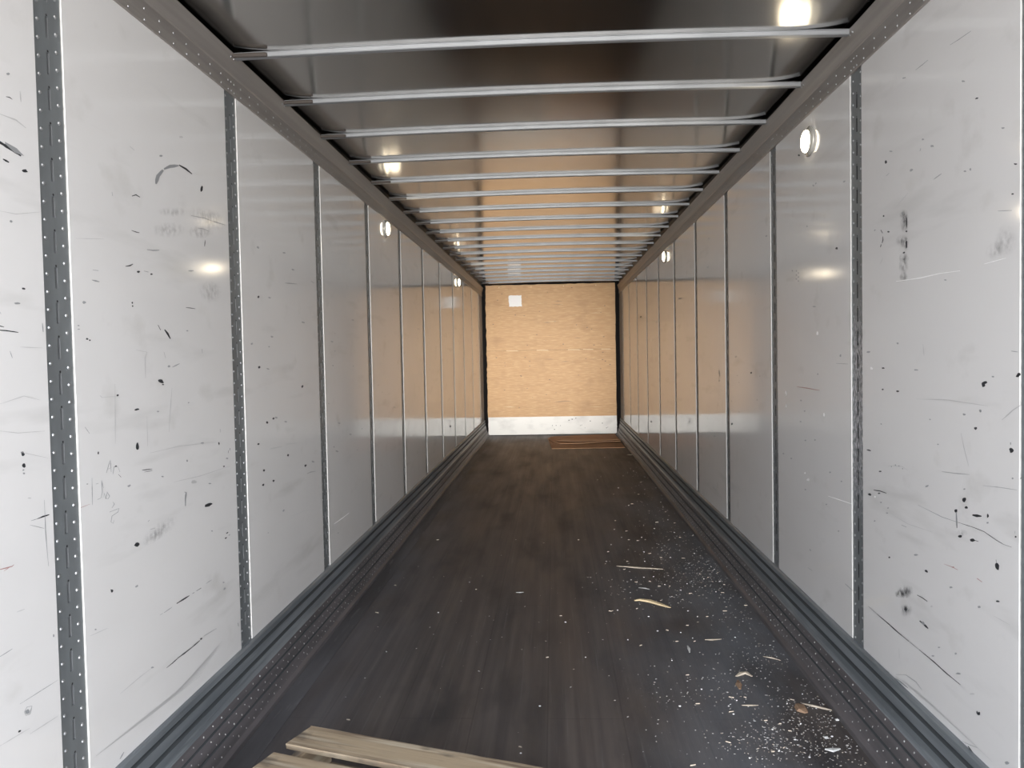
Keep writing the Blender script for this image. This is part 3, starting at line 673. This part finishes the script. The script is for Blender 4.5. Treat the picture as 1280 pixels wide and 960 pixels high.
# ------------------------------------------------------------------ dome lights
def dome_light(s, y, zc, label):
    root = bpy.data.objects.new('dome_light', None); COL.objects.link(root); root.location = (s*W, y, zc)
    tag(root, label, 'light', 'round dome lights high on the side walls')
    def lathe(name, prof, m, smooth=True):
        g = G(); n = 28; k = len(prof)
        for r, h in prof:
            for i in range(n):
                t = 2*math.pi*i/n; g.v.append(Vector((-s*h, r*math.cos(t), r*math.sin(t))))
        for j in range(k-1):
            for i in range(n): g.f.append((j*n+i, j*n+(i+1) % n, (j+1)*n+(i+1) % n, (j+1)*n+i)); g.m.append(0)
        g.f.append(tuple(range(n))); g.f.append(tuple((k-1)*n+i for i in range(n))); g.m += [0, 0]
        o = g.make(name, m, root, smooth); recalc(o); return o
    lathe('bezel', [(.070, .0005), (.070, .006), (.064, .010), (.056, .011), (.054, .016)], BEZEL)
    lathe('lens', [(.052, .012), (.052, .020), (.048, .027), (.038, .032), (.018, .034)], LENS)
    for a in (1, 4):
        g = G(); q = a*math.pi/3+.4; g.dome((-s*.010, .061*math.cos(q), .061*math.sin(q)), (-s, 0, 0), .004, .003); g.make('screw', GROOVE, root)
    ld = bpy.data.lights.new('lamp_glow', 'SPOT'); ld.energy = LAMP_WATT; ld.color = (1.0, .84, .60); ld.shadow_soft_size = .05; ld.spot_size = math.radians(172); ld.spot_blend = .6
    lo = bpy.data.objects.new('lamp_glow', ld); COL.objects.link(lo); lo.parent = root; lo.location = (-s*.09, 0, 0)
    lo.rotation_euler = (0, s*math.radians(90), 0)
    return root
for (px, py, s, lab) in ((1003, 177, 1, 'glowing round dome light on the right wall, nearest the camera'),
                         (487, 286, -1, 'glowing round dome light on the left wall, nearer of its two'),
                         (575, 351, -1, 'small glowing round dome light far along the left wall'),
                         (828, 319, 1, 'small glowing round dome light far along the right wall')):
    p = on_x(px, py, s*(W-.034)); dome_light(s, p.y, min(p.z, ZR-.075), lab)

# ------------------------------------------------------------------ paper and cardboard
g = G()
p0, p1 = on_y(636, 369.5, YP), on_y(652, 383, YP); c = (p0+p1)/2; w_, h_ = (p1.x-p0.x), (p0.z-p1.z)
nx, ny = 6, 6
for lay in (0, .0008):
    for j in range(ny+1):
        for i in range(nx+1):
            x = -w_/2+w_*i/nx; zz = -h_/2+h_*j/ny
            if i in (0, nx): x += random.uniform(-.008, .008)
            if j in (0, ny): zz += random.uniform(-.006, .006)
            lift = .002+.004*((i/nx-.5)**2+(j/ny-.5)**2)*random.uniform(.6, 1.4) + (.012 if (i == nx and j == 0) else 0)
            g.v.append(Vector((c.x+x+(0.01 if i == nx and j == 0 else 0), YP-lift-lay, c.z+zz)))
k = (nx+1)*(ny+1)
for lay in (0, 1):
    for j in range(ny):
        for i in range(nx):
            a = lay*k+j*(nx+1)+i; g.f.append((a, a+1, a+nx+2, a+nx+1)); g.m.append(0)
o = g.make('paper_sheet', PAPER); shift(o, (c.x, YP, c.z)); tag(o, 'white sheet of paper stuck high on the left of the plywood end wall', 'paper')

# cardboard: a flattened box, two plies with a torn fold, lying by the end wall on the right
cb = bpy.data.objects.new('flattened_cardboard', None); COL.objects.link(cb); cb.location = (.6, 13.9, 0)
tag(cb, 'flattened brown cardboard lying on the floor against the end wall', 'cardboard')
def sheet(name, poly, zlo, th, wav, m):
    g = G(); n = len(poly); P = [Vector((x-.6, y-13.9, zlo+wav*random.random())) for x, y in poly]
    g.v = P+[p+Vector((0, 0, th)) for p in P]
    g.f = [tuple(range(n))[::-1], tuple(range(n, 2*n))] + [(i, (i+1) % n, n+(i+1) % n, n+i) for i in range(n)]; g.m = [1 if q > 1 else 0 for q in range(n+2)]
    return g.make(name, [m, CARDEDGE], cb)
A = [on_z(*q, .012) for q in ((690, 560.5), (784, 559), (779, 548.5), (775, 542.5), (688, 546), (684.5, 547.5))]
sheet('lower_ply', [(max(min(p.x, 1.15), -.2), min(p.y, 15.02)) for p in A], .003, .006, .0, CARD)
Bq = [on_z(*q, .03) for q in ((692, 552.5), (700, 554), (730, 553.5), (760, 551.5), (781, 551.5), (777, 544.5), (773, 542), (690, 545.5), (686, 548))]
up = sheet('upper_flap', [(max(min(p.x, 1.14), -.2), min(p.y, 15.0)) for p in Bq], .016, .007, .012, CARD)
Cq = [on_z(*q, .03) for q in ((696, 551.5), (725, 553), (756, 551), (776, 550), (760, 549.6), (730, 549.4), (704, 549.6))]
g = G(); P = [(p.x-.6, p.y-13.9, .045) for p in Cq]; g.poly(P); o = g.make('torn_tongue', CARDEDGE, cb)
m_ = o.modifiers.new('thick', 'SOLIDIFY'); m_.thickness = .005

# ------------------------------------------------------------------ pallet
pal = bpy.data.objects.new('wooden_pallet', None); COL.objects.link(pal)
PX, PY = -.873, 2.916; ang = math.atan2(-.297, .879)
pal.location = (PX, PY, 0); pal.rotation_euler = (0, 0, ang)
tag(pal, 'weathered wooden pallet lying on the floor at the bottom edge of the photo', 'pallet')
def plank(name, x0, x1, y0, y1, z0, z1):
    g = G(); n = 10; r = .002
    sec = [(y0, z0), (y1, z0), (y1, z1-r), (y1-r, z1), (y0+r, z1), (y0, z1-r)]; k = len(sec)
    cx_, cy_ = (x0+x1)/2, (y0+y1)/2
    for i in range(n+1):
        x = x0+(x1-x0)*i/n
        for y, zz in sec:
            d = random.uniform(-.0015, .0015)
            g.v.append(Vector((x-cx_+(random.uniform(-.004, .004) if i in (0, n) else 0), y-cy_+d, zz)))
    for i in range(n):
        for j in range(k): g.f.append((i*k+j, i*k+(j+1) % k, (i+1)*k+(j+1) % k, (i+1)*k+j)); g.m.append(0)
    g.f.append(tuple(range(k))); g.f.append(tuple(n*k+j for j in range(k))); g.m += [0, 0]
    o = g.make(name, PALWOOD, pal); recalc(o); o.location = (cx_, cy_, 0); return o
LP = 1.02
y = 0.0
for wdt, gap in ((.150, .062), (.115, .075), (.09, .07), (.115, .075), (.09, .07), (.14, 0)):
    plank('deck_board', 0, LP, y-wdt, y, .122, .140); y -= wdt+gap
depth = -y
for x0 in (.045, LP/2-.02, LP-.09): 
    o = plank('stringer', -depth/2+.0, depth/2, -.02, .02, .018, .122); o.rotation_euler = (0, 0, math.pi/2); o.location = (x0+.02, -depth/2, 0)
for yy in (0, -depth/2+.05, -depth+.1): plank('bottom_board', 0, LP, yy-.1, yy, 0, .018)

# ------------------------------------------------------------------ splinters and litter
def splinter(name, pts, wpx, th, m, label, cat, group=None, z0=.0015):
    """tapering sliver lying on the floor along the pixel polyline pts, width wpx pixels of depth at its middle"""
    P = [on_z(x, y, 0) for x, y in pts]
    c = sum(P, Vector())/len(P); g = G(); L = len(P)
    for i, p in enumerate(P):
        t = i/(L-1); a, b = P[max(0, i-1)], P[min(L-1, i+1)]; d = (b-a).normalized(); nrm = Vector((-d.y, d.x, 0))
        ww = wpx/2*(.25+.75*math.sin(math.pi*min(max(t, .03), .97)))
        for q, hz in ((-1, 0), (1, 0), (.6, 1), (-.6, 1)):
            g.v.append(p-c+nrm*ww*q+Vector((0, 0, z0+th*hz*(.4+.6*math.sin(math.pi*t)))))
    for i in range(L-1):
        for j in range(4): g.f.append((i*4+j, i*4+(j+1) % 4, i*4+4+(j+1) % 4, i*4+4+j)); g.m.append(0)
    g.f.append((0, 1, 2, 3)); g.f.append(tuple((L-1)*4+j for j in range(4))); g.m += [0, 0]
    o = g.make(name, m); recalc(o); o.location = c
    return tag(o, label, cat, group)
splinter('wood_splinter', [(793, 751), (800, 750.3), (812, 752), (825, 756), (838, 760)], .045, .008, PINE, 'yellow pointed wood splinter, thickest on the floor, right of centre', 'splinter')
splinter('wood_splinter', [(771.5, 708), (785, 709), (800, 710.3), (815, 711), (829, 711.8)], .03, .006, CHIP, 'long thin pale wood splinter on the floor just beyond the yellow one', 'splinter')
splinter('wood_splinter', [(881, 800), (890, 800.3), (902, 799.3)], .016, .004, CHIP, 'small pale splinter right of and nearer than the yellow one', 'splinter')
splinter('wood_splinter', [(798, 735), (806, 735.6), (812, 737)], .016, .003, CHIPW, 'short white sliver between the yellow splinter and the long thin one', 'splinter')
splinter('wood_splinter', [(1003, 880), (1015, 883), (1028, 886), (1042, 889)], .014, .006, CHIP, 'pinkish splinter touching the torn brown piece near the right wall', 'splinter')
splinter('wood_splinter', [(954, 821), (965, 823), (976, 826)], .012, .004, CHIP, 'thin pinkish splinter behind the torn brown piece on the floor', 'splinter')
splinter('wood_splinter', [(927, 882), (938, 882.3), (948, 882)], .012, .003, CHIP, 'straight thin splinter left of the torn brown piece', 'splinter')
splinter('wood_splinter', [(1027, 862), (1034, 862.8), (1040, 864.5)], .012, .003, CHIPW, 'thin pale splinter beside the riveted right base plate', 'splinter')
splinter('wood_splinter', [(784, 568.5), (790, 568.8), (795, 569)], .06, .008, CHIP, 'pale wood block scrap just in front of the cardboard', 'splinter')
splinter('wood_splinter', [(645, 741), (650, 741), (654.5, 740.5)], .014, .003, CHIPW, 'small pale splinter alone on the left half of the floor', 'splinter')
splinter('paper_scrap', [(920, 846), (926, 843), (933, 842), (940, 846)], .03, .008, CHIP, 'grey curled paper scrap on the floor above the small brown block', 'scrap')
splinter('wood_scrap', [(922.5, 851), (923.5, 856), (925, 862)], .03, .008, CHIPB, 'small brown block scrap under the grey curled paper scrap', 'scrap')
splinter('torn_scrap', [(996, 881), (1000, 884), (1003, 889), (1008, 892)], .055, .012, CHIPB, 'torn brown cardboard scrap near the right wall on the floor', 'scrap')
splinter('paper_scrap', [(1031, 937), (1040, 938.5), (1050, 936.5)], .03, .005, CHIPW, 'largest white paper flake on the floor at the lower right', 'scrap')
splinter('paper_scrap', [(1029, 921), (1032, 922.5), (1036, 923.5)], .018, .004, CHIPW, 'white flake just behind the largest paper flake', 'scrap')
splinter('paper_scrap', [(1044, 899.5), (1046, 900.5), (1049, 901)], .018, .006, CHIPW, 'round white crumb right of the torn brown scrap', 'scrap')
splinter('plastic_flake', [(859.5, 807.5), (861, 811), (862, 816)], .016, .004, CHIPW, 'oval white flake on the floor below the short line of crumbs', 'scrap')
splinter('wood_splinter', [(997, 822), (1001, 822.5), (1005, 822.5)], .02, .004, CHIPW, 'white chip on the floor beside the right base plate', 'splinter')

# small chips one could count, scattered thickest towards the right side
chip_px = [(780,712),(789,725),(795,728),(805,722),(812,727),(817,721),(824,733),(831,731),(837,733),(851,738),(863,742),(859,730),(875,718),(880,724),(885,722),
 (893,712),(897,716),(900,727),(903,741),(895,740),(905,731),(917,716),(906,764),(860,764),(859,782),(872,771),(884,771),(866,798),(868,802),(851,791),(834,788),(822,789),
 (796,761),(811,771),(765,764),(772,763),(826,751),(919,797),(932,757),(941,748),(762,764),(707,778),(701,770),(732,822),(684,822),(785,800),(801,807),(840,826),(859,844),(877,862),(914,872),(921,876),(931,872),
 (911,883),(914,890),(917,893),(957,901),(966,912),(910,928),(1040,921),(975,905),(984,880),(990,875),(1003,868),(846,802),(850,883),(866,957),(937,948),(966,940),(974,939),(980,935),(1012,947),
 (788,586),(792,589),(747,600),(751,596),(767,618),(786,632),(790,630),(826,628),(769,651),(768,662),(821,653),(835,650),(843,654),(818,661),(786,675),(802,672),(797,676),(764,681),(760,690),(758,702),(784,702),(805,690),(812,692),(806,702),(826,697),(838,697),(854,698),
 (855,666),(866,670),(843,666),(850,672),(868,692),(832,640),(829,634),(801,603),(806,612),(798,618),(820,610),(834,615),(773,610),(795,577),(779,595),(783,664),(777,672),(723,675),(756,572),(547,675),(513,660),(595,737),(587,728),(471,766),(548,766),(435,900),(483,815),(494,732),(651,942),(650,934),(675,883),(872,880),(1070,862),(1062,873),(1084,880),(1079,912),(1001,905),(987,914),(994,925)]
first = {}
grp = 'small pale chips scattered over the right half of the floor'
grp2 = 'small pale chips scattered over the left half of the floor'
for i, (px, py) in enumerate(chip_px):
    kind = i % 4
    p = on_z(px, py, 0)
    if kind not in first:
        g = G(); L = (.020, .013, .030, .010)[kind]; wd = (.007, .008, .005, .008)[kind]; n = 6
        b = [(L/2*math.cos(2*math.pi*q/n)*random.uniform(.75, 1.1), wd/2*math.sin(2*math.pi*q/n+.2)*random.uniform(.8, 1.2)) for q in range(n)]
        g.v = [Vector((x, y, .0002)) for x, y in b]+[Vector((x*.8, y*.7, .0035)) for x, y in b]
        g.f = [tuple(range(n))[::-1], tuple(range(n, 2*n))]+[(q, (q+1) % n, n+(q+1) % n, n+q) for q in range(n)]; g.m = [0]*(n+2)
        o = g.make('wood_chip', (CHIP, CHIPW, CHIP, CHIPW)[kind]); first[kind] = o
    else:
        o = first[kind].copy(); COL.objects.link(o)
    o.location = (p.x, p.y, 0.0003); o.rotation_euler = (0, 0, random.uniform(-.7, .7)); sc = random.uniform(.45, .8)*(1+.06*p.y); o.scale = (sc, sc, 1)
    left = px < 660
    tag(o, 'tiny pale chip among those sprinkled over the dark floor, %s' % ('left of the middle' if left else 'middle to right side'), 'wood chip', grp2 if left else grp)

# uncountable grit and sawdust
g = G()
def crumb(x, y, r):
    k = len(g.v); a = random.uniform(0, math.pi); e = random.uniform(1, 2.6)
    for q in range(5):
        t = 2*math.pi*q/5; u, v = r*e*math.cos(t), r*math.sin(t)
        g.v.append(Vector((x+u*math.cos(a)-v*math.sin(a), y+u*math.sin(a)+v*math.cos(a), .0003)))
    g.v.append(Vector((x, y, .0003+r*.6)))
    for q in range(5): g.f.append((k+q, k+(q+1) % 5, k+5)); g.m.append(0 if random.random() < .6 else 1)
    g.f.append(tuple(k+q for q in range(5))[::-1]); g.m.append(0)
clusters = [(915, 700, 40, 22, 170), (880, 715, 45, 22, 110), (845, 690, 45, 28, 90), (825, 655, 35, 25, 50), (815, 620, 30, 20, 35), (900, 725, 40, 12, 80), (860, 745, 60, 18, 60),
            (930, 770, 40, 25, 60), (1000, 900, 60, 40, 150), (960, 930, 60, 22, 120), (1060, 935, 50, 25, 90), (920, 850, 50, 35, 60), (960, 820, 40, 25, 60), (1040, 880, 40, 30, 60), (790, 730, 50, 30, 45), (800, 590, 18, 18, 25), (640, 780, 200, 90, 40), (850, 870, 60, 50, 40)]
for cx_, cy_, sx_, sy_, n in clusters:
    for _ in range(int(n*1.8)):
        px, py = random.gauss(cx_, sx_*.6), random.gauss(cy_, sy_*.6); 
        if py < 560 or py > 1000: continue
        p = on_z(px, py, 0)
        if abs(p.x) > W-.1: continue
        crumb(p.x, p.y, random.uniform(.0006, .0021)*(1+.14*p.y))
o = g.make('wood_crumb_litter', [CHIPW, CHIP])
tag(o, 'fine pale crumbs and sawdust strewn over the right side of the floor', 'litter', kind='stuff')
